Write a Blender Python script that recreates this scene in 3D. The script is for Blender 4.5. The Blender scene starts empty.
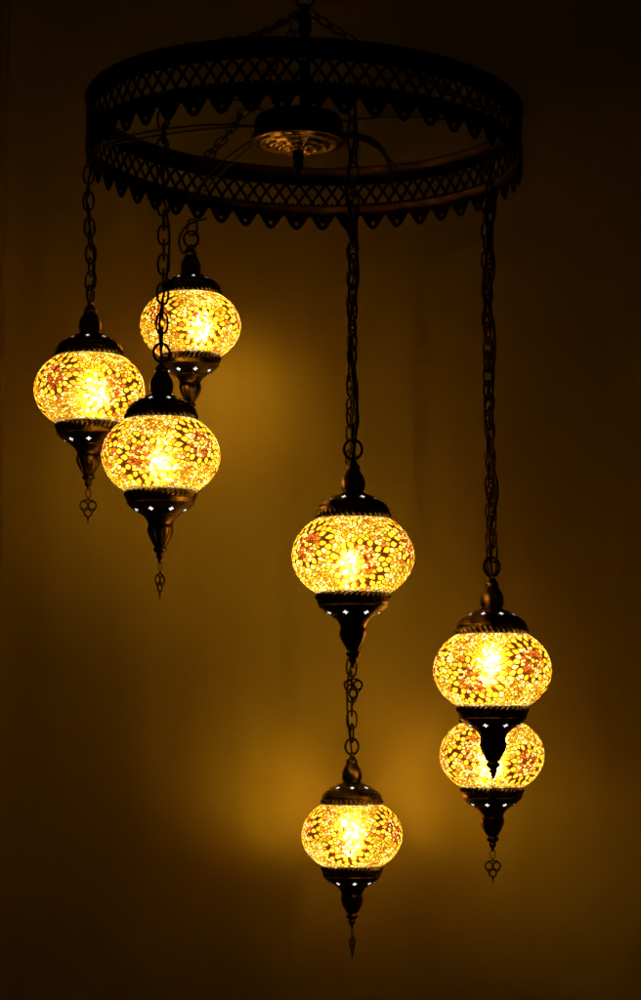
import bpy, bmesh, math, random
from mathutils import Vector, Matrix, noise
PI = math.pi
U = 0.00107                       # one lamp drawing unit in metres
scene = bpy.context.scene
COL = scene.collection

# ------------------------------------------------------------------ helpers
def link(name, me, mat=None, parent=None, smooth=True):
    o = bpy.data.objects.new(name, me); COL.objects.link(o)
    if mat is not None:
        for m in (mat if isinstance(mat, (list, tuple)) else [mat]): me.materials.append(m)
    if parent is not None: o.parent = parent
    if smooth:
        for p in me.polygons: p.use_smooth = True
    return o
def from_bm(name, bm, mat=None, parent=None, smooth=True):
    me = bpy.data.meshes.new(name); bm.to_mesh(me); bm.free()
    return link(name, me, mat, parent, smooth)
def empty(name, loc, label, cat, group=None):
    o = bpy.data.objects.new(name, None); COL.objects.link(o)
    o.empty_display_size = .02; o.location = loc
    o['label'] = label; o['category'] = cat
    if group: o['group'] = group
    return o
def tube(bm, pts, r, n=8, closed=False, rfun=None):
    pts = [Vector(p) for p in pts]; N = len(pts); rings = []
    prev = None
    for i, p in enumerate(pts):
        if closed: t = pts[(i+1) % N] - pts[i-1]
        else: t = pts[min(i+1, N-1)] - pts[max(i-1, 0)]
        t.normalize()
        if prev is None:
            a = Vector((0, 0, 1)) if abs(t.z) < .9 else Vector((1, 0, 0))
            u = t.cross(a).normalized()
        else:
            u = (prev - t*prev.dot(t)).normalized()
        prev = u; v = t.cross(u)
        rr = rfun(i/(N-1)) if rfun else r
        rings.append([bm.verts.new(p + (u*math.cos(2*PI*k/n) + v*math.sin(2*PI*k/n))*rr) for k in range(n)])
    M = N if closed else N-1
    for i in range(M):
        A = rings[i]; B = rings[(i+1) % N]; off = 0
        if closed and i == N-1:          # best alignment on closing
            off = min(range(n), key=lambda o: sum((A[k].co-B[(k+o) % n].co).length for k in range(n)))
        for k in range(n):
            bm.faces.new((A[k], A[(k+1) % n], B[(k+1+off) % n], B[(k+off) % n]))
    if not closed:
        bm.faces.new(rings[0][::-1]); bm.faces.new(rings[-1])
def lathe(bm, prof, n=64, disp=None, mat_index=0):
    rings = []
    for i, (r, z) in enumerate(prof):
        if r < 1e-6: rings.append([bm.verts.new((0, 0, z))]); continue
        ring = []
        for k in range(n):
            a = 2*PI*k/n; rr = r + (disp(r, z, a) if disp else 0)
            ring.append(bm.verts.new((rr*math.cos(a), rr*math.sin(a), z)))
        rings.append(ring)
    for A, B in zip(rings, rings[1:]):
        for k in range(n):
            k2 = (k+1) % n
            if len(A) == 1 and len(B) == 1: continue
            if len(A) == 1: f = bm.faces.new((A[0], B[k2], B[k]))
            elif len(B) == 1: f = bm.faces.new((A[k], A[k2], B[0]))
            else: f = bm.faces.new((A[k], A[k2], B[k2], B[k]))
            f.material_index = mat_index
def smooth_prof(pts, sub=4):
    """Catmull-Rom through profile points; a point repeated keeps a crease."""
    out = []
    P = [pts[0]] + list(pts) + [pts[-1]]
    for i in range(1, len(P)-2):
        p0, p1, p2, p3 = P[i-1], P[i], P[i+1], P[i+2]
        for s in range(sub):
            t = s/sub
            out.append(tuple(.5*((2*p1[j]) + (-p0[j]+p2[j])*t + (2*p0[j]-5*p1[j]+4*p2[j]-p3[j])*t*t + (-p0[j]+3*p1[j]-3*p2[j]+p3[j])*t**3) for j in (0, 1)))
    out.append(tuple(pts[-1]))
    return [(max(r, 0), z) for r, z in out]

# ------------------------------------------------------------------ materials
def new_mat(name):
    m = bpy.data.materials.new(name); m.use_nodes = True
    nt = m.node_tree; nt.nodes.clear()
    out = nt.nodes.new('ShaderNodeOutputMaterial')
    return m, nt, out
def metal(name, c1, c2, rough, scale=60, bump=.15, metallic=1.0):
    m, nt, out = new_mat(name); N = nt.nodes; L = nt.links
    b = N.new('ShaderNodeBsdfPrincipled'); L.new(b.outputs[0], out.inputs[0])
    tc = N.new('ShaderNodeTexCoord'); nz = N.new('ShaderNodeTexNoise')
    nz.inputs['Scale'].default_value = scale; nz.inputs['Detail'].default_value = 6
    L.new(tc.outputs['Object'], nz.inputs['Vector'])
    cr = N.new('ShaderNodeValToRGB'); cr.color_ramp.elements[0].position = .35; cr.color_ramp.elements[1].position = .68
    cr.color_ramp.elements[0].color = (*c1, 1); cr.color_ramp.elements[1].color = (*c2, 1)
    L.new(nz.outputs['Fac'], cr.inputs[0]); L.new(cr.outputs[0], b.inputs['Base Color'])
    b.inputs['Metallic'].default_value = metallic
    mr = N.new('ShaderNodeMapRange'); mr.inputs['To Min'].default_value = rough-.08; mr.inputs['To Max'].default_value = rough+.14
    L.new(nz.outputs['Fac'], mr.inputs['Value']); L.new(mr.outputs[0], b.inputs['Roughness'])
    nz2 = N.new('ShaderNodeTexNoise'); nz2.inputs['Scale'].default_value = scale*6; nz2.inputs['Detail'].default_value = 3
    L.new(tc.outputs['Object'], nz2.inputs['Vector'])
    bp = N.new('ShaderNodeBump'); bp.inputs['Strength'].default_value = bump; bp.inputs['Distance'].default_value = .001
    L.new(nz2.outputs['Fac'], bp.inputs['Height']); L.new(bp.outputs[0], b.inputs['Normal'])
    return m
BRONZE = metal('antique_bronze', (.10, .068, .030), (.58, .47, .22), .31)
CHAINM = metal('chain_bronze', (.02, .014, .008), (.10, .068, .034), .34)
RINGM = metal('blackened_bronze', (.010, .007, .004), (.038, .025, .013), .45, 40)
HUBM = metal('hub_bronze', (.01, .007, .005), (.03, .018, .01), .5, 40)
BRASS = metal('spun_brass', (.40, .31, .17), (.62, .50, .30), .16, 50, .1)
CORDM = metal('black_cord', (.006, .005, .004), (.012, .009, .007), .45, 80, .1, 0)

def emis(name, col, s):
    m, nt, out = new_mat(name); e = nt.nodes.new('ShaderNodeEmission')
    e.inputs[0].default_value = (*col, 1); e.inputs[1].default_value = s
    nt.links.new(e.outputs[0], out.inputs[0]); return m
BULB_S = 460.0
BULBM = emis('lit_bulb', (1, .60, .20), BULB_S)
STARM = emis('cutout_glow', (1, .95, .92), 1.5)  # glow painted on the caps for lamplight showing through openings

def mosaic_mat():
    m, nt, out = new_mat('mosaic_glass'); N = nt.nodes; L = nt.links
    at = N.new('ShaderNodeAttribute'); at.attribute_name = 'chip'
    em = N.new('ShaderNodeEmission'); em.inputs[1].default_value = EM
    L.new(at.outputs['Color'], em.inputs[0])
    rf = N.new('ShaderNodeBsdfRefraction'); rf.inputs['Roughness'].default_value = .55; rf.inputs['IOR'].default_value = 1.3
    L.new(at.outputs['Color'], rf.inputs[0])
    tl = N.new('ShaderNodeBsdfTranslucent'); L.new(at.outputs['Color'], tl.inputs[0])
    tr = N.new('ShaderNodeBsdfTransparent'); L.new(at.outputs['Color'], tr.inputs[0])
    gl = N.new('ShaderNodeBsdfGlossy'); gl.inputs['Roughness'].default_value = .15
    def mix(a, b, f):
        x = N.new('ShaderNodeMixShader'); x.inputs[0].default_value = f
        L.new(a.outputs[0], x.inputs[1]); L.new(b.outputs[0], x.inputs[2]); return x
    # clear lobes added to the glass to throw glow patches on the wall
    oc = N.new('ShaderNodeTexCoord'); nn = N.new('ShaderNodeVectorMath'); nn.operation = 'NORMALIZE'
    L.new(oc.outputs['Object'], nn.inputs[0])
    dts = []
    for nm in ('thin_side', 'glow_aim_b'):
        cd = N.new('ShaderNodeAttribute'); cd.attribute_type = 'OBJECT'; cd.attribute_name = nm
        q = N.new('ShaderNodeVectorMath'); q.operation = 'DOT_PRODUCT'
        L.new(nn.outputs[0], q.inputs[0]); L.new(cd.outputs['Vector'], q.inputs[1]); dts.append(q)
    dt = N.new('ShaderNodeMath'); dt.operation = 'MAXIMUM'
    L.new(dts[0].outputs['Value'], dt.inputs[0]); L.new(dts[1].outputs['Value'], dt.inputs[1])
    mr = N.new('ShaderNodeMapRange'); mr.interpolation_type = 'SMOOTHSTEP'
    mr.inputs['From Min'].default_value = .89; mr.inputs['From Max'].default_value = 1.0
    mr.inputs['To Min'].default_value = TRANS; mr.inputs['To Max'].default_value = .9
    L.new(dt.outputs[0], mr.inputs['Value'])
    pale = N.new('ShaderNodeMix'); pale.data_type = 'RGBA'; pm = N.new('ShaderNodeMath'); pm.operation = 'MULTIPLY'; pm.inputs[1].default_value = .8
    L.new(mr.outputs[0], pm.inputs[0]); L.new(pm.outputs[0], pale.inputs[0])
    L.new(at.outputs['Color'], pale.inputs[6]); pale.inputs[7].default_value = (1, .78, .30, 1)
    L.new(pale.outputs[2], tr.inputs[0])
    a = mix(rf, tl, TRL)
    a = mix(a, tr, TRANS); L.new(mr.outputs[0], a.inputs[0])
    a = mix(a, gl, .04)
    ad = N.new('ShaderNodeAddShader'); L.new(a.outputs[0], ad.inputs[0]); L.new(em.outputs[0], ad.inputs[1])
    L.new(ad.outputs[0], out.inputs[0]); return m
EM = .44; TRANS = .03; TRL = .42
MOSAIC = mosaic_mat()

def glass_neck():
    m, nt, out = new_mat('frosted_glass_neck'); N = nt.nodes
    b = N.new('ShaderNodeBsdfPrincipled'); b.inputs['Base Color'].default_value = (.8, .72, .55, 1)
    b.inputs['Roughness'].default_value = .4
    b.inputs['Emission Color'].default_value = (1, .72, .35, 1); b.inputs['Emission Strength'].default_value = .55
    nt.links.new(b.outputs[0], out.inputs[0]); return m
NECK = glass_neck()

def wall_mat():
    m, nt, out = new_mat('painted_plaster'); N = nt.nodes; L = nt.links
    b = N.new('ShaderNodeBsdfPrincipled'); L.new(b.outputs[0], out.inputs[0])
    tc = N.new('ShaderNodeTexCoord')
    n1 = N.new('ShaderNodeTexNoise'); n1.inputs['Scale'].default_value = 5; n1.inputs['Detail'].default_value = 5
    mp = N.new('ShaderNodeMapping'); mp.inputs['Scale'].default_value = (1, 1, .16)
    L.new(tc.outputs['Object'], mp.inputs[0]); L.new(mp.outputs[0], n1.inputs['Vector'])
    cr = N.new('ShaderNodeValToRGB')
    cr.color_ramp.elements[0].position = .3; cr.color_ramp.elements[0].color = (.39, .35, .05, 1)
    cr.color_ramp.elements[1].position = .7; cr.color_ramp.elements[1].color = (.54, .50, .07, 1)
    L.new(n1.outputs['Fac'], cr.inputs[0]); L.new(cr.outputs[0], b.inputs['Base Color'])
    b.inputs['Roughness'].default_value = .55
    n2 = N.new('ShaderNodeTexNoise'); n2.inputs['Scale'].default_value = 95; n2.inputs['Detail'].default_value = 4
    n3 = N.new('ShaderNodeTexNoise'); n3.inputs['Scale'].default_value = 9; n3.inputs['Detail'].default_value = 2
    L.new(tc.outputs['Object'], n2.inputs['Vector']); L.new(mp.outputs[0], n3.inputs['Vector'])
    b1 = N.new('ShaderNodeBump'); b1.inputs['Strength'].default_value = .35; b1.inputs['Distance'].default_value = .002
    b2 = N.new('ShaderNodeBump'); b2.inputs['Strength'].default_value = .6; b2.inputs['Distance'].default_value = .012
    L.new(n3.outputs['Fac'], b2.inputs['Height']); L.new(b2.outputs[0], b1.inputs['Normal'])
    L.new(n2.outputs['Fac'], b1.inputs['Height']); L.new(b1.outputs[0], b.inputs['Normal'])
    return m
WALLM = wall_mat()

# ------------------------------------------------------------------ the mosaic globe
GA, GB = 61.0, 46.0
def mosaic_mesh(seed):
    rnd = random.Random(seed)
    def surf(d):                                # direction on unit sphere -> ellipsoid point
        return Vector((d.x*GA, d.y*GA, d.z*GB))
    pts = []                                    # (unit sphere vec, kind, data)
    placed = []
    def ok(p, dmin):
        for q, r in placed:
            if (p-q).length_squared < (max(dmin, r))**2*1.0: return False
        return True
    def add(p, kind, data, rad):
        s = Vector((p.x/GA, p.y/GA, p.z/GB)).normalized()
        P = surf(s)
        if abs(P.z) > 43: return
        placed.append((P, rad)); pts.append((s, kind, data))
    NR = 6
    centres = []
    for i in range(NR):
        a = 2*PI*i/NR + rnd.uniform(-.06, .06); z = (9 if i % 2 else -9) + rnd.uniform(-2, 2)
        c = math.sqrt(1-(z/GB)**2)
        centres.append(Vector((math.cos(a)*c*GA, math.sin(a)*c*GA, z)))
    def frame(c):
        n = Vector((c.x/GA**2, c.y/GA**2, c.z/GB**2)).normalized()
        e1 = Vector((0, 0, 1)).cross(n).normalized(); e2 = n.cross(e1)
        return n, e1, e2
    def tang(c, r, a):
        n, e1, e2 = frame(c)
        p = c + (e1*math.cos(a) + e2*math.sin(a))*r
        s = Vector((p.x/GA, p.y/GA, p.z/GB)).normalized()
        return surf(s)
    for ci, c in enumerate(centres):
        add(c, 'centre', (c, 0), 4.3)
        for ri, (r, n) in enumerate(((5.8, 10), (8.3, 16), (10.8, 21), (13.2, 25))):
            ph = rnd.uniform(0, 1)
            for k in range(n):
                p = tang(c, r + rnd.uniform(-.35, .35), 2*PI*(k+ph)/n + rnd.uniform(-.05, .05))
                if ok(p, 1.7): add(p, 'bead', ri, 2.1)
    for r, n, L_, W_ in ((20.8, 12, 7.0, 3.7), (30.4, 17, 6.6, 3.9)):
        for ci, c in enumerate(centres):
            ph = rnd.uniform(0, 1)
            for k in range(n):
                a = 2*PI*(k + ph)/n
                p = tang(c, r + rnd.uniform(-.5, .5), a)
                if min((p-q).length for q in centres) < r-3: continue
                if ok(p, 6.2): add(p, 'petal', (c.copy(), L_*rnd.uniform(.9, 1.1), W_*rnd.uniform(.88, 1.1)), 6.1)
    fails = 0                                   # random fill
    while fails < 1500:
        z = rnd.uniform(-43, 43); a = rnd.uniform(0, 2*PI); c = math.sqrt(1-(z/GB)**2)
        p = Vector((math.cos(a)*c*GA, math.sin(a)*c*GA, z))
        if ok(p, 2.4): add(p, 'fill', None, rnd.uniform(1.9, 3.5)); fails = 0
        else: fails += 1
    for k in range(26):                         # close the poles so that the hull is regular
        for zz, rr in ((.985, .17), (.998, .05)):
            for sg in (-1, 1): pts.append((Vector((rr*math.cos(k*2*PI/26), rr*math.sin(k*2*PI/26), sg*zz)).normalized(), 'cap', None))
    hb = bmesh.new()
    idx = {}
    for i, (s, k, d) in enumerate(pts):
        v = hb.verts.new(s); idx[v] = i
    hb.verts.index_update()
    bmesh.ops.convex_hull(hb, input=hb.verts)
    bmesh.ops.triangulate(hb, faces=hb.faces)
    out = bmesh.new(); cl = out.loops.layers.float_color.new('chip')
    cc = {}
    for f in hb.faces:
        a, b, c = [v.co for v in f.verts]
        n = (b-a).cross(c-a)
        if n.length < 1e-12: n = a+b+c
        n.normalize()
        if n.dot(a) < 0: n = -n
        cc[f] = n
    for v in hb.verts:
        if v not in idx or not v.link_faces: continue
        s, kind, data = pts[idx[v]]
        if kind == 'cap': continue
        P = surf(s); n, e1, e2 = frame(P)
        cell = [cc[f] for f in v.link_faces]
        cell = [surf(q) for q in cell]
        if any((q-P).length > 14 for q in cell): continue
        loc = sorted(((math.atan2((q-P).dot(e2), (q-P).dot(e1)), q) for q in cell), key=lambda t: t[0])
        cell = [q for a_, q in loc]
        bd = []
        for i, q in enumerate(cell):
            q2 = cell[(i+1) % len(cell)]
            if kind == 'petal': bd += [q, q.lerp(q2, .25), q.lerp(q2, .5), q.lerp(q2, .75)]
            else: bd += [q, (q+q2)*.5]
        if kind == 'petal':
            c, L_, W_ = data
            rd = (P-c); rd = (rd - n*rd.dot(n)).normalized()
            ax = n.cross(rd); kk = 1.0
            def rhomb(d):
                u = abs(d.dot(rd))/d.length/L_; w = abs(d.dot(ax))/d.length/W_
                return 1/((u**1.15 + w**1.15)**(1/1.15) + 1e-6)
            kk = max(.80, min(1.0, min((q-P).length*.94/rhomb(q-P) for q in bd)))
        inner = []
        sh = {'petal': 1.0, 'bead': .70, 'fill': .76, 'centre': .84}[kind]
        for q in bd:
            d = q-P; dist = d.length
            f = sh*rnd.uniform(.95, 1.02)
            if kind == 'petal':
                f = min(.92, rhomb(d)*kk/dist)
            inner.append(P + d*f + n*(.4 if kind != 'petal' else .55))
        # colour of the chip
        if kind == 'centre': col = rnd.choice([(1.0, .42, .03), (1, .48, .05)]); br = 1.45
        elif kind == 'petal':
            col = rnd.choice([(1, .45, .03), (1, .50, .04), (.95, .55, .05), (1, .41, .02)]); br = rnd.uniform(1.2, 1.6)
        elif kind == 'bead':
            r_ = rnd.random()
            if r_ < .30: col, br = (.62, .17, .02), rnd.uniform(.35, .8)
            elif r_ < .50: col, br = (.95, .24, .03), rnd.uniform(.6, 1.1)
            elif r_ < .90: col, br = (1, .72, .26), rnd.uniform(1.2, 2.2)
            else: col, br = (.25, .05, .01), rnd.uniform(.3, .6)
        else:
            r_ = rnd.random()
            if r_ < .38: col, br = rnd.choice([(1, .74, .18), (1, .84, .42)]), rnd.uniform(1.0, 2.0)
            elif r_ < .62: col, br = (.72, .62, .04), rnd.uniform(.6, 1.3)
            elif r_ < .86: col, br = (1, .42, .02), rnd.uniform(.7, 1.4)
            else: col, br = (.75, .30, .04), rnd.uniform(.4, .8)
        col = tuple(min(x*br*.8, 1.6) for x in col) + (1,)
        gc = (.048, .016, .003, 1) if kind in ('petal', 'centre') else ((.075, .024, .004, 1) if kind == 'bead' else (.075, .032, .006, 1))
        vb = [out.verts.new(q*U) for q in bd]; vi = [out.verts.new(q*U) for q in inner]
        f = out.faces.new(vi)
        for l in f.loops: l[cl] = col
        m = len(vb)
        for i in range(m):
            g = out.faces.new((vb[i], vb[(i+1) % m], vi[(i+1) % m], vi[i]))
            for l in g.loops: l[cl] = gc
    hb.free()
    # glass under the collars, closing the globe at the top and bottom
    me = bpy.data.meshes.new('mosaic_globe'); out.normal_update(); out.to_mesh(me); out.free()
    return me
MOS = [mosaic_mesh(11), mosaic_mesh(29)]
for me in MOS: me.materials.append(MOSAIC)

# ------------------------------------------------------------------ caps
def rope(z0, z1, n, amp):
    def d(r, z, a):
        if z0 <= z <= z1 or z1 <= z <= z0:
            t = (z-z0)/(z1-z0)
            return amp*math.sin(PI*t)*(.5+.5*math.cos(n*a + 5.0*t))
        return 0
    return d
def stars(bm, z, r, tilt, n, ph, s=2.9, sgn=1):
    """glowing four-lobed faces on the cap; their emission stands for light through openings"""
    for k in range(n):
        a = 2*PI*k/n + ph
        c = Vector((math.cos(a)*r, math.sin(a)*r, z))
        nr = Vector((math.cos(a)*math.cos(tilt), math.sin(a)*math.cos(tilt), math.sin(tilt)))
        e1 = Vector((-math.sin(a), math.cos(a), 0)); e2 = nr.cross(e1)
        vs = []
        for j in range(16):
            b = 2*PI*j/16; rr = s*(.80+.34*math.cos(4*b))
            vs.append(bm.verts.new((c + nr*.35 + (e1*math.cos(b) + e2*math.sin(b))*rr)))
        f = bm.faces.new(vs); f.material_index = 1
        # raised lip round the opening
        pts = [v.co + nr*.05 + (v.co-c).normalized()*.25 for v in vs]
        tube(bm, pts, .38, 5, True)
def cap_mesh(kind, ph):
    bm = bmesh.new()
    if kind == 'top':
        band = [(35.0, 35.0), (37.0, 35.2), (37.0, 36.2)] + [(36.2, 36.8+i*.75) for i in range(11)] + [(36.8, 45.4), (36.6, 46.2)]
        body = smooth_prof([(36.4, 46.5), (35.6, 48.3), (33.2, 51), (29, 54.3), (23.5, 57.5), (18, 60.2), (13.8, 62.3), (11.3, 64), (10.2, 65.5)], 4)
        neck = smooth_prof([(11.4, 66), (12.0, 67.5), (12.4, 71), (12.2, 75), (10.8, 79.5), (8.4, 83.5), (6.4, 87.5)], 4)
        tip = smooth_prof([(6.9, 88), (7.2, 89.5), (6.6, 91), (5.0, 92.5), (4.4, 94), (2.0, 96.2), (0, 96.6)], 3)
        lathe(bm, band+body+neck+tip, 288, rope(36.2, 44.5, 40, 2.3))
        # engraved double line on the dome
        for rr, z in ((34.3, 50.1), (31.0, 53.0), (17.2, 60.9)):
            lathe(bm, [(rr-.1, z-.5), (rr+.45, z-.35), (rr+.6, z), (rr+.2, z+.45), (rr-.5, z+.6)], 72)
        stars(bm, 57.1, 24.2, math.radians(62), 8, ph)
        # lug that takes the hook ring
        tube(bm, [(0, 0, 95), (0, 0, 98), (0, 0, 100.5)], 2.0, 8)
    else:
        band = [(35.0, -35.5), (36.6, -35.6), (36.8, -36.4)] + [(35.8, -37.0-i*.75) for i in range(11)] + [(36.4, -45.6)]
        body = smooth_prof([(36.0, -46.2), (35.4, -48), (34.0, -51), (30.5, -54.5), (25.5, -57.8), (20.3, -61), (16.2, -64.5), (13.6, -68.5), (12.4, -71.5)], 4)
        neck = smooth_prof([(12.9, -72.5), (13.3, -74.5), (13.2, -78), (11.8, -82.5), (9.6, -87), (7.4, -91), (5.2, -94.2)], 4)
        tip = smooth_prof([(5.6, -94.8), (7.0, -96.5), (7.1, -98.5), (5.4, -100.4), (3.6, -101.6), (4.2, -103.2), (4.3, -104.8), (3.2, -106.6), (2.0, -108.6), (1.9, -111.0), (0, -112)], 3)
        lathe(bm, band+body+neck+tip, 288, rope(-37.0, -44.7, 40, 2.3))
        for rr, z in ((34.9, -50.0), (19.2, -62.0), (12.7, -71.8)):
            lathe(bm, [(rr-.1, z+.5), (rr+.45, z+.35), (rr+.6, z), (rr+.2, z-.45), (rr-.5, z-.6)], 72)
        # fluting on the lower bulb
        for k in range(10):
            a = 2*PI*k/10
            tube(bm, [((r+.1)*math.cos(a), (r+.1)*math.sin(a), z) for r, z in neck[5:24]], .7, 5)
        stars(bm, -57.1, 26.6, math.radians(-50), 8, ph)
    bmesh.ops.scale(bm, vec=(U, U, U), verts=bm.verts)
    bmesh.ops.recalc_face_normals(bm, faces=[f for f in bm.faces])
    me = bpy.data.meshes.new(kind+'_cap'); bm.to_mesh(me); bm.free()
    me.materials.append(BRONZE); me.materials.append(STARM)
    for p in me.polygons: p.use_smooth = p.material_index == 0
    return me
TOPM = cap_mesh('top', 0); BOTM = cap_mesh('bottom', 0)

def hook_mesh():
    bm = bmesh.new()
    tube(bm, [(9.0*math.cos(a), 0, 107.3+9.8*math.sin(a)) for a in [2*PI*i/36 for i in range(36)]], 1.5, 8, True)
    bmesh.ops.scale(bm, vec=(U, U, U), verts=bm.verts)
    me = bpy.data.meshes.new('hook_ring'); bm.to_mesh(me); bm.free(); me.materials.append(CHAINM)
    for p in me.polygons: p.use_smooth = True
    return me
HOOK = hook_mesh()
def charm_mesh():
    bm = bmesh.new()
    # hairline ring, then an openwork trefoil
    tube(bm, [(3.2*math.cos(a), 0, -115.2+5.0*math.sin(a)) for a in [2*PI*i/24 for i in range(24)]], .5, 6, True)
    tube(bm, [(0, 0, -119.5), (0, 0, -123)], .9, 6)
    for cx, cz, r in ((-4.6, -128.6, 4.3), (4.6, -128.6, 4.3), (0, -137.0, 4.0)):
        tube(bm, [(cx+r*math.cos(a), 0, cz+r*math.sin(a)) for a in [2*PI*i/20 for i in range(20)]], .95, 6, True)
    for sx in (-1, 1):
        tube(bm, [(sx*x, 0, z) for x, z in ((0, -122.5), (4.5, -123), (8.4, -125.5), (9.3, -129), (7.6, -132.6), (4.6, -136), (3.8, -139.5), (0, -142))], .85, 6)
    tube(bm, [(0, 0, -140.8), (0, 0, -144), (0, 0, -148.5)], 1, 6, rfun=lambda t: 1.5-1.1*t)
    bmesh.ops.scale(bm, vec=(U, U, U), verts=bm.verts)
    me = bpy.data.meshes.new('charm'); bm.to_mesh(me); bm.free(); me.materials.append(CHAINM)
    for p in me.polygons: p.use_smooth = True
    return me
CHARM = charm_mesh()
def neck_mesh(s):
    bm = bmesh.new()
    if True:
        lathe(bm, [(34.6, s*33.5), (38.4, s*35.2), (38.0, s*36.6), (35.0, s*37.2), (33.8, s*36)], 72)
    bmesh.ops.scale(bm, vec=(U, U, U), verts=bm.verts)
    me = bpy.data.meshes.new('globe_rim'); bm.to_mesh(me); bm.free(); me.materials.append(NECK)
    for p in me.polygons: p.use_smooth = True
    return me
RIMM = [neck_mesh(1), neck_mesh(-1)]
def bulb_mesh():
    bm = bmesh.new()
    lathe(bm, smooth_prof([(0, 8), (2.5, 7.2), (4.8, 4.8), (6.2, 1.2), (6.2, -2), (4.8, -5.5), (3.2, -8), (2.6, -10), (0, -10.4)], 3), 24)
    bmesh.ops.scale(bm, vec=(U, U, U), verts=bm.verts)
    me = bpy.data.meshes.new('bulb'); bm.to_mesh(me); bm.free(); me.materials.append(BULBM)
    for p in me.polygons: p.use_smooth = True
    return me
BULB = bulb_mesh()

# ------------------------------------------------------------------ chains and cords
def link_pts(L_, W_, n=20):
    out = []
    for i in range(n):
        a = 2*PI*i/n
        x = math.cos(a); z = math.sin(a)
        out.append((W_/2*(abs(x)**.8)*(1 if x > 0 else -1), L_/2*(abs(z)**.85)*(1 if z > 0 else -1)))
    return out
LP = .0168
def chain_bm(p0, p1, seed, sag=0, r=.00135, L_=.0232, W_=.0126, sway=.0015):
    rnd = random.Random(seed); bm = bmesh.new()
    p0 = Vector(p0); p1 = Vector(p1); D = (p1-p0).length; n = max(1, round(D/LP)); base = rnd.uniform(-.25, .25) if seed < 13 else rnd.uniform(0, PI)
    def at(t):
        p = p0.lerp(p1, t); p.z -= sag*4*t*(1-t)
        p.x += sway*math.sin(t*5+seed)*math.sin(PI*t); return p
    for i in range(n):
        c = at((i+.5)/n); t = (at((i+.9)/n) - at((i+.1)/n)).normalized()
        base += rnd.uniform(-.12, .12) if seed < 13 else rnd.uniform(-.3, .3)
        a = base + (PI/2 if i % 2 else 0)
        ref = Vector((math.cos(a), math.sin(a), 0)); u = (ref - t*ref.dot(t)).normalized()
        LL = L_*rnd.uniform(.97, 1.04) * (D/n/LP)**.5
        t = (t + u*rnd.uniform(-.05, .05)).normalized()
        tube(bm, [c + u*x + t*z for x, z in link_pts(LL, W_)], r, 6, True)
    return bm
def cord_pts(p0, p1, seed, amp=.0075, k=9):
    rnd = random.Random(seed*7+1); p0 = Vector(p0); p1 = Vector(p1); D = (p1-p0).length
    n = max(4, int(D/.045)); ctrl = []
    for i in range(n+1):
        p = p0.lerp(p1, i/n)
        if 0 < i < n:
            a = rnd.uniform(0, 2*PI) if i == 1 else a + rnd.uniform(1.2, 2.6)
            q = amp*rnd.uniform(.35, 1.0)
            p = p + Vector((math.cos(a)*q, math.sin(a)*q*.8, 0))
        else: a = 0
        ctrl.append(p)
    P = [ctrl[0]] + ctrl + [ctrl[-1]]; out = []
    for i in range(1, len(P)-2):
        for s in range(k):
            t = s/k; a0, a1, a2, a3 = P[i-1], P[i], P[i+1], P[i+2]
            out.append(.5*((2*a1) + (-a0+a2)*t + (2*a0-5*a1+4*a2-a3)*t*t + (-a0+3*a1-3*a2+a3)*t**3))
    out.append(ctrl[-1]); return out

# ------------------------------------------------------------------ camera
F = 2221.0; PITCH = .10375
cam = bpy.data.cameras.new('camera'); camo = bpy.data.objects.new('camera', cam); COL.objects.link(camo)
cam.sensor_fit = 'VERTICAL'; cam.sensor_height = 24; cam.lens = 24*F/1000
cam.clip_start = .05; cam.clip_end = 60
camo.location = (0, 0, 0); camo.rotation_euler = (PI/2+PITCH, 0, 0)
scene.camera = camo
CP, SP = math.cos(PITCH), math.sin(PITCH)

# ------------------------------------------------------------------ chandelier frame
RC = Vector((-.0197, 2.6216, .6646))      # centre of the ring at the level of the scallop tips
RR = .2605
TX, TY = -.0288, -.0235
frame_o = empty('chandelier_frame', RC, 'round blackened metal hoop with pierced lattice band and scalloped lower edge, hung by chains', 'chandelier')
TILT = Matrix(((1, 0, 0), (0, 1, 0), (TX, TY, 1)))
def ring_world(th, z, r=RR): # local to frame_o
    x, y = r*math.cos(th), r*math.sin(th)
    return Vector((x, y, z + TX*x + TY*y))
def tilt_bm(bm):
    for v in bm.verts: v.co.z += TX*v.co.x + TY*v.co.y
Z1, Z2, Z3, Z4 = .021, .032, .061, .083   # tabs | lower band | lattice | top band
# solid bands
bm = bmesh.new()
def closed_band(prof, n=192):
    lathe(bm, prof + [prof[0]], n)
closed_band([(RR-.0035, Z3-.001), (RR+.0005, Z3-.001), (RR+.002, Z3+.001), (RR+.0005, Z3+.003), (RR+.0003, Z3+.009), (RR+.0012, Z3+.011), (RR+.0003, Z3+.013), (RR+.001, Z4-.004), (RR+.003, Z4-.003), (RR+.003, Z4), (RR-.006, Z4), (RR-.006, Z4-.002), (RR-.0018, Z4-.003), (RR-.0018, Z3+.003)])
closed_band([(RR-.002, Z1-.003), (RR+.0008, Z1-.003), (RR+.002, Z1-.001), (RR+.0008, Z1+.001), (RR+.0004, Z2-.003), (RR+.0022, Z2-.0015), (RR+.0004, Z2), (RR-.004, Z2), (RR-.004, Z2-.002), (RR-.0018, Z2-.003)])
tilt_bm(bm); o = from_bm('hoop_band', bm, RINGM, frame_o)
bmesh_ = None
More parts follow.
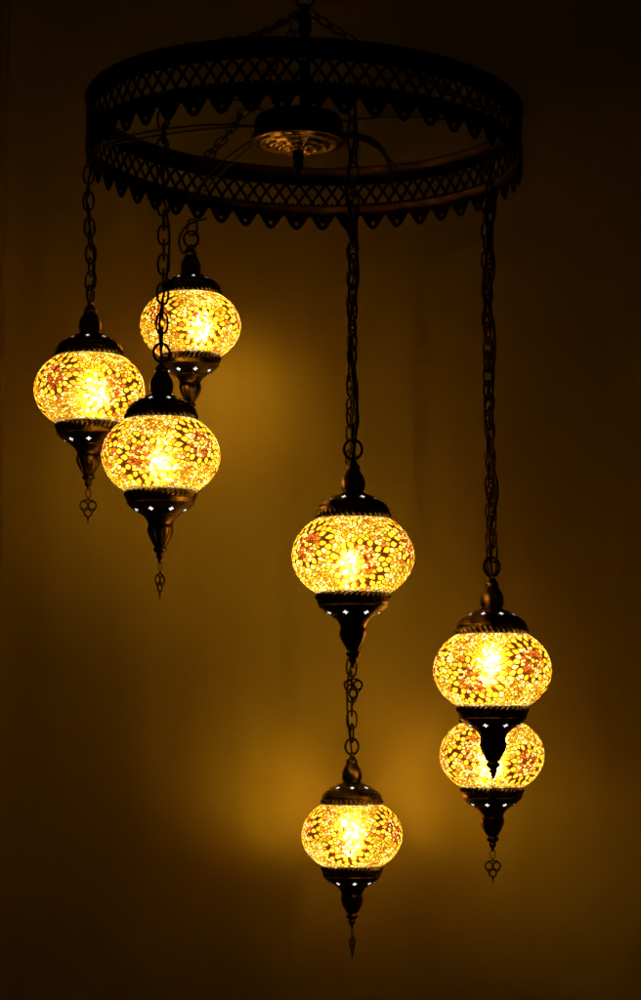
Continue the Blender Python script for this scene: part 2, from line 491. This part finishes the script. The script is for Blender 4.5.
# lattice
bm = bmesh.new()
NL = 94; per = 2*PI/NL; H = Z3-Z2
for k in range(NL):
    for s in (-1, 1):
        pts = []
        for j in range(13):
            t = j/12
            # flowing ogee bars: crossing pairs that meet in pointed ovals
            th = k*per + s*per*(1.25*t - .25)
            pts.append((th, Z2-.0005 + (H+.001)*t))
        w = .0016; hh = []
        for i, (th, z) in enumerate(pts):
            th0, z0 = pts[max(i-1, 0)]; th1, z1 = pts[min(i+1, 12)]
            d = Vector(((th1-th0)*RR, z1-z0)).normalized(); nn = Vector((-d.y, d.x))*w
            ring = []
            for (sg, rr) in ((1, RR+.0006), (-1, RR+.0006), (-1, RR-.0008), (1, RR-.0008)):
                rr += s*.0002
                ta = th + sg*nn.x/RR; za = z + sg*nn.y
                ring.append(bm.verts.new((rr*math.cos(ta), rr*math.sin(ta), za)))
            hh.append(ring)
        for A, B in zip(hh, hh[1:]):
            for q in range(4): bm.faces.new((A[q], A[(q+1) % 4], B[(q+1) % 4], B[q]))
for k in range(NL):                       # round bosses where the bars cross
    for t, off in ((.2, 0), (.6, .5), (1.0, 0), (0, .5)):
        th = (k+off+ .25*0)*per
        z = Z2 + H*min(max(t, .03), .97)
        for rr, sg in ((RR+.0012, 1), (RR-.0014, -1)):
            c = bm.verts.new((rr*math.cos(th), rr*math.sin(th), z))
            rim = [bm.verts.new(((rr-sg*.0004)*math.cos(th+.0027*math.cos(a)/RR), (rr-sg*.0004)*math.sin(th+.0027*math.cos(a)/RR), z+.0027*math.sin(a))) for a in [2*PI*q/10 for q in range(10)]]
            for q in range(10): bm.faces.new((c, rim[q], rim[(q+1) % 10]))
tilt_bm(bm); bmesh.ops.recalc_face_normals(bm, faces=bm.faces); from_bm('lattice', bm, RINGM, frame_o, smooth=False)
# scallop trim: tabs with a pierced hole
bm = bmesh.new(); NT = 48
for k in range(NT):
    th0 = 2*PI*(k+.35)/NT; wd = 2*PI*RR/NT
    outer = []
    M = 24
    # outline of a tab in (x, z), z from Z1 (root) to 0 (tip)
    left = [(-.5, 1.0), (-.445, .84), (-.38, .66), (-.315, .48), (-.25, .32), (-.175, .15), (-.095, .04), (0, 0)]
    outl = left + [(-x, z) for x, z in left[-2::-1]]
    outl = [(x*wd*1.0, z*Z1) for x, z in outl]
    top = [(.5*wd*(1-2*i/6), Z1) for i in range(1, 6)]
    poly = outl + top
    hc = (0, .0082); hr = .0027
    hole = []
    for x, z in poly:
        a = math.atan2(z-hc[1], x-hc[0]); hole.append((hc[0]+hr*math.cos(a), hc[1]+hr*math.sin(a)))
    def P3(x, z, r): a = th0 + x/RR; return (r*math.cos(a), r*math.sin(a), z)
    lay = []
    for r in (RR+.0006, RR-.0006):
        lay.append(([bm.verts.new(P3(x, z, r)) for x, z in poly], [bm.verts.new(P3(x, z, r)) for x, z in hole]))
    m = len(poly)
    for i in range(m):
        j = (i+1) % m
        bm.faces.new((lay[0][0][i], lay[0][0][j], lay[0][1][j], lay[0][1][i]))
        bm.faces.new((lay[1][0][j], lay[1][0][i], lay[1][1][i], lay[1][1][j]))
        bm.faces.new((lay[0][0][j], lay[0][0][i], lay[1][0][i], lay[1][0][j]))
        bm.faces.new((lay[0][1][i], lay[0][1][j], lay[1][1][j], lay[1][1][i]))
    # rolled lip round the hole
    tube(bm, [P3(hc[0]+hr*1.15*math.cos(a), hc[1]+hr*1.15*math.sin(a), RR+.0008) for a in [2*PI*i/12 for i in range(12)]], .0006, 5, True)
tilt_bm(bm); from_bm('scalloped_trim', bm, RINGM, frame_o, smooth=False)
# hub
HL = Vector((-.0268, 2.62, .708)) - RC
bm = bmesh.new()
lathe(bm, [(0, .034), (.02, .034), (.044, .032), (.050, .029), (.0525, .024), (.053, .008), (.0565, .004), (.058, 0), (.0565, -.0015), (.052, -.001)], 96)
lathe(bm, [(.0525, .016), (.0542, .018), (.0525, .020)], 96)
hub = from_bm('hub', bm, HUBM, frame_o); hub.location = HL
bm = bmesh.new()
prof = []
for i in range(60):
    t = i/59; r = .0545*(1-t)
    z = -.0012 - .012*math.sin(t*PI/2) + .0013*math.sin(t*30)
    prof.append((r, z))
prof[-1] = (0, prof[-1][1])
lathe(bm, prof, 96, disp=lambda r, z, a: .0)
for v in bm.verts:                        # radial flutes pressed in the spun plate
    r = math.hypot(v.co.x, v.co.y); a = math.atan2(v.co.y, v.co.x)
    v.co.z += .0005*math.cos(12*a)*math.sin(PI*min(r/.052, 1))
bmesh.ops.recalc_face_normals(bm, faces=bm.faces)
from_bm('spun_plate', bm, BRASS, hub)
bm = bmesh.new()
lathe(bm, smooth_prof([(.0, -.010), (.006, -.0105), (.0065, -.014), (.0065, -.022), (.0052, -.025), (.0058, -.028), (.0058, -.033), (.0036, -.037), (.0044, -.041), (.003, -.045), (0, -.047)], 3), 24)
bmesh.ops.recalc_face_normals(bm, faces=bm.faces)
from_bm('finial', bm, HUBM, hub)
# rod, collar and the chain that goes up to the ceiling
bm = bmesh.new()
RT = .871 - RC.z
lathe(bm, [(0, HL.z+.032), (.0062, HL.z+.032), (.0062, RT-.03), (.0078, RT-.028), (.0078, RT-.008), (.0050, RT-.004), (.0050, RT+.006), (0, RT+.008)], 24)
bmesh.ops.recalc_face_normals(bm, faces=bm.faces)
rod = from_bm('hanging_rod', bm, HUBM, frame_o); rod.location = (HL.x+.008, HL.y, 0)
top = Vector((HL.x+.008, HL.y, RT+.002))
bm = bmesh.new()
tube(bm, [top + Vector((.011*math.cos(a), 0, .012+.011*math.sin(a))) for a in [2*PI*i/24 for i in range(24)]], .0018, 8, True)
from_bm('hanging_ring', bm, BRASS, frame_o)
bm = chain_bm(top + Vector((0, 0, .022)), top + Vector((0, 0, .40)), 77, r=.0015, L_=.026, W_=.013)
from_bm('ceiling_chain', bm, CHAINM, frame_o)
for i, d in enumerate((120, 240, 2)):
    e = ring_world(math.radians(d), Z4, RR-.003)
    bm = chain_bm(top + Vector((0, 0, -.001)), e, 80+i, sag=.012, r=.0012, L_=.0235, W_=.0125)
    tube(bm, [e + Vector((.004*math.cos(a), 0, -.003+.006*math.sin(a))) for a in [2*PI*i/16 for i in range(16)]], .0010, 6, True)
    from_bm('support_chain', bm, CHAINM, frame_o)

# ------------------------------------------------------------------ pendant lamps
def backproj(x, y, Y):                    # measuring aid: pixel of the photograph + known depth -> metres
    k = (500-y)/F; Z = Y*(k*CP+SP)/(CP-k*SP); d = Y*CP+Z*SP
    return Vector(((x-320.5)*d/F, Y, Z))
G = 'mosaic pendant lamps hung round the hoop'
LAMPS = [  # x, y of the globe centre, depth, width, top of chain (frame angle), charm turn, mesh, spin, star phase, label, bulb offset
 (89.5, 390, 2.626, 110, (89, 168), .25, 0, 1.0, .0, 'leftmost mosaic globe lamp, outermost on the left, with a hairline brass charm below', (.004, .01, 0)),
 (161, 455.5, 2.430, 118, (162, 112), 1.12, 1, .33, .39, 'amber globe lamp in front at left, overlapping the other two lamps on the left', (0, .0, -.004)),
 (190.5, 325.5, 2.818, 100, (190, 222), .5, 0, 2.9, .2, 'highest mosaic globe lamp, on a very short chain behind the others at left', (.010, .008, 0)),
 (353, 556, 2.378, 122, (351, 105), .15, 1, 2.75, .39, 'middle globe lamp on a long chain, directly above the lowest lamp of all', (-.004, 0, -.006)),
 (352, 835, 2.863, 100, (352, 222), 1.2, 0, 4.6, .0, 'lowest mosaic globe lamp, hanging at the bottom centre against the bright wall glow', (0, .012, 0)),
 (492.3, 670, 2.510, 117.5, (486, 168), 1.0, 1, 4.3, .33, 'upper one of the two right hand globe lamps, hanging in front', (-.001, 0, .004)),
 (491.8, 755, 2.7255, 104, (488, 195), .1, 0, 5.4, .39, 'lower one of the two right hand globe lamps, partly hidden, with a trefoil charm', (0, .01, 0)),
]
GLOW_AIMS = [((.05, .42, -.06), (.16, .40, -.16)), ((.07, .63, -.04), (.16, .6, .02)), ((.075, .24, -.062), (.06, .24, -.07)), ((-.10, .68, -.12), (-.14, .66, .02)),  # directions of the added clear lobes of each globe
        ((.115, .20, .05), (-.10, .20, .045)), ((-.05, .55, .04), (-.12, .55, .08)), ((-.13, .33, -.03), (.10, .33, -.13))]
roots = []
rnd = random.Random(4)
for i, (x, y, Y, w, (tx, ty), turn, mi, spin, ph, label, bo) in enumerate(LAMPS):
    c = backproj(x, y, Y); t = backproj(tx, ty, Y)
    # the chain hangs plumb: its top is over the lamp
    ztop = t.z
    sc = w/ (F*.1305/(Y*CP+c.z*SP))
    root = empty('pendant_lamp', c, label, 'pendant lamp', G); roots.append(root)
    def child(name, me, rz=0, s=sc, par=root):
        o = bpy.data.objects.new(name, me); COL.objects.link(o); o.parent = par
        o.rotation_euler = (0, 0, rz); o.scale = (s, s, s); return o
    top_c = child('top_cap', TOPM, ph); bot_c = child('bottom_cap', BOTM, ph+.1)
    gl = child('mosaic_globe', MOS[mi], spin)
    for nm, v in zip(('thin_side', 'glow_aim_b'), GLOW_AIMS[i]): gl[nm] = tuple(Matrix.Rotation(-spin, 3, 'Z') @ Vector(v).normalized())
    for rm in RIMM: child('globe_rim', rm, 0, 1, gl)
    b = child('bulb', BULB, 0, sc); b.location = bo
    child('hook_ring', HOOK, 1.25 if i == 0 else turn*.4)
    o = child('charm', CHARM, turn)
    zr = 115.5*U*sc
    zt = ztop - c.z
    dx = t.x - c.x
    if i in (1, 3): dx *= .6
    p0 = Vector((dx if i in (0, 5, 6) else 0, 0, zt)); p1 = Vector((0, 0, zr))
    bm = chain_bm(p0, p1, 10+i)
    from_bm('chain', bm, CHAINM, root)
    # electric cord: from the ring along the chain into the cap
    bm = bmesh.new()
    if i == 2:
        pts = [Vector(p) for p in ((.020, -.002, zt+.004), (.006, -.006, zt-.001), (-.008, -.008, zt-.010), (-.015, -.006, zt-.026), (-.010, -.004, zt-.042), (-.002, 0, 98*U))]
        P = [pts[0]]+pts+[pts[-1]]; out = []
        for q in range(1, len(P)-2):
            for s in range(8):
                tt = s/8; a0, a1, a2, a3 = P[q-1:q+3]
                out.append(.5*((2*a1)+(-a0+a2)*tt+(2*a0-5*a1+4*a2-a3)*tt*tt+(-a0+3*a1-3*a2+a3)*tt**3))
        pts = out
    else:
        pts = cord_pts(p0 + Vector((.003, 0, .004)), (0, -.001, 99*U*sc), 30+i, amp=(.0105 if i in (3, 5) else .0070))
    tube(bm, pts, .0018 if i in (3, 5) else .0013, 7)
    from_bm('cord', bm, CORDM, root)

# supply wires from the hub out to the hoop
rnd = random.Random(9)
for i, rt in enumerate(roots):
    L0 = rt.location - RC; L0 = Vector((L0.x, L0.y, 0)); a = math.atan2(L0.y, L0.x)
    end = ring_world(a + rnd.uniform(-.05, .05), Z2 if i != 2 else .02, RR-.004)
    st = HL + Vector((.050*math.cos(a), .050*math.sin(a), .02+rnd.uniform(-.006, .006)))
    if i in (4, 6): end = ring_world(math.radians(59 + i), Z3, RR-.004)
    lift = .026 if i in (4, 6) else 0
    mid = st.lerp(end, .62 if lift else .45) + Vector((lift*1.3, 0, lift)) + Vector((rnd.uniform(-.01, .01), rnd.uniform(-.01, .01), .022+rnd.uniform(0, .012)))
    for rep in range(1 if i % 2 else 2):
        m2 = mid + Vector((0, 0, -.010*rep)) + Vector((rnd.uniform(-.012, .012), 0, 0))*rep
        e2 = end + Vector((.01*math.sin(a), -.01*math.cos(a), 0))*rep
        pts = [(st*(1-t)**2 + m2*2*t*(1-t) + e2*t*t) for t in [j/24 for j in range(25)]]
        bm = bmesh.new(); tube(bm, pts, .0012, 6); from_bm('supply_wire', bm, CORDM, frame_o)

# ------------------------------------------------------------------ the wall behind
WY = 3.06
def grid_wall(name, x0, x1, z0, z1, y, nx, nz, amp):
    bm = bmesh.new(); V = []
    for j in range(nz+1):
        row = []
        for i in range(nx+1):
            X = x0+(x1-x0)*i/nx; Z = z0+(z1-z0)*j/nz
            h = noise.noise(Vector((X*6, 3.1, Z*1.6)))*amp + noise.noise(Vector((X*17, 9.3, Z*4)))*amp*.35
            row.append(bm.verts.new((X, y+h, Z)))
        V.append(row)
    for j in range(nz):
        for i in range(nx): bm.faces.new((V[j][i], V[j][i+1], V[j+1][i+1], V[j+1][i]))
    o = from_bm(name, bm, WALLM); o['kind'] = 'structure'; return o
grid_wall('wall', -2.5, 2.5, -2.2, 2.4, WY, 240, 200, .004)
# plaster return at the far left edge
bm = bmesh.new()
bmesh.ops.create_cube(bm, size=1)
bmesh.ops.scale(bm, vec=(.30, .05, 4.6), verts=bm.verts)
bmesh.ops.bevel(bm, geom=[e for e in bm.edges], offset=.004, segments=2, affect='EDGES')
o = from_bm('wall_return', bm, WALLM, smooth=False); o.location = (-.440-.15, WY-.012, .1); o['kind'] = 'structure'

# ------------------------------------------------------------------ light: the lit bulbs, plus the faint dusk of the room
w = bpy.data.worlds.new('World'); scene.world = w; w.use_nodes = True
bg = w.node_tree.nodes['Background']; bg.inputs[0].default_value = (1, .42, .08, 1); bg.inputs[1].default_value = .0025

scene.view_settings.view_transform = 'Standard'; scene.view_settings.look = 'None'
scene.view_settings.exposure = 0; scene.view_settings.gamma = 1
cy = scene.cycles
cy.use_denoising = True
try: cy.denoiser = 'OPENIMAGEDENOISE'
except Exception: pass
cy.max_bounces = 8; cy.diffuse_bounces = 3; cy.glossy_bounces = 4; cy.transmission_bounces = 6; cy.transparent_max_bounces = 8
cy.sample_clamp_indirect = 6; cy.caustics_reflective = False; cy.caustics_refractive = True
scene.render.film_transparent = False
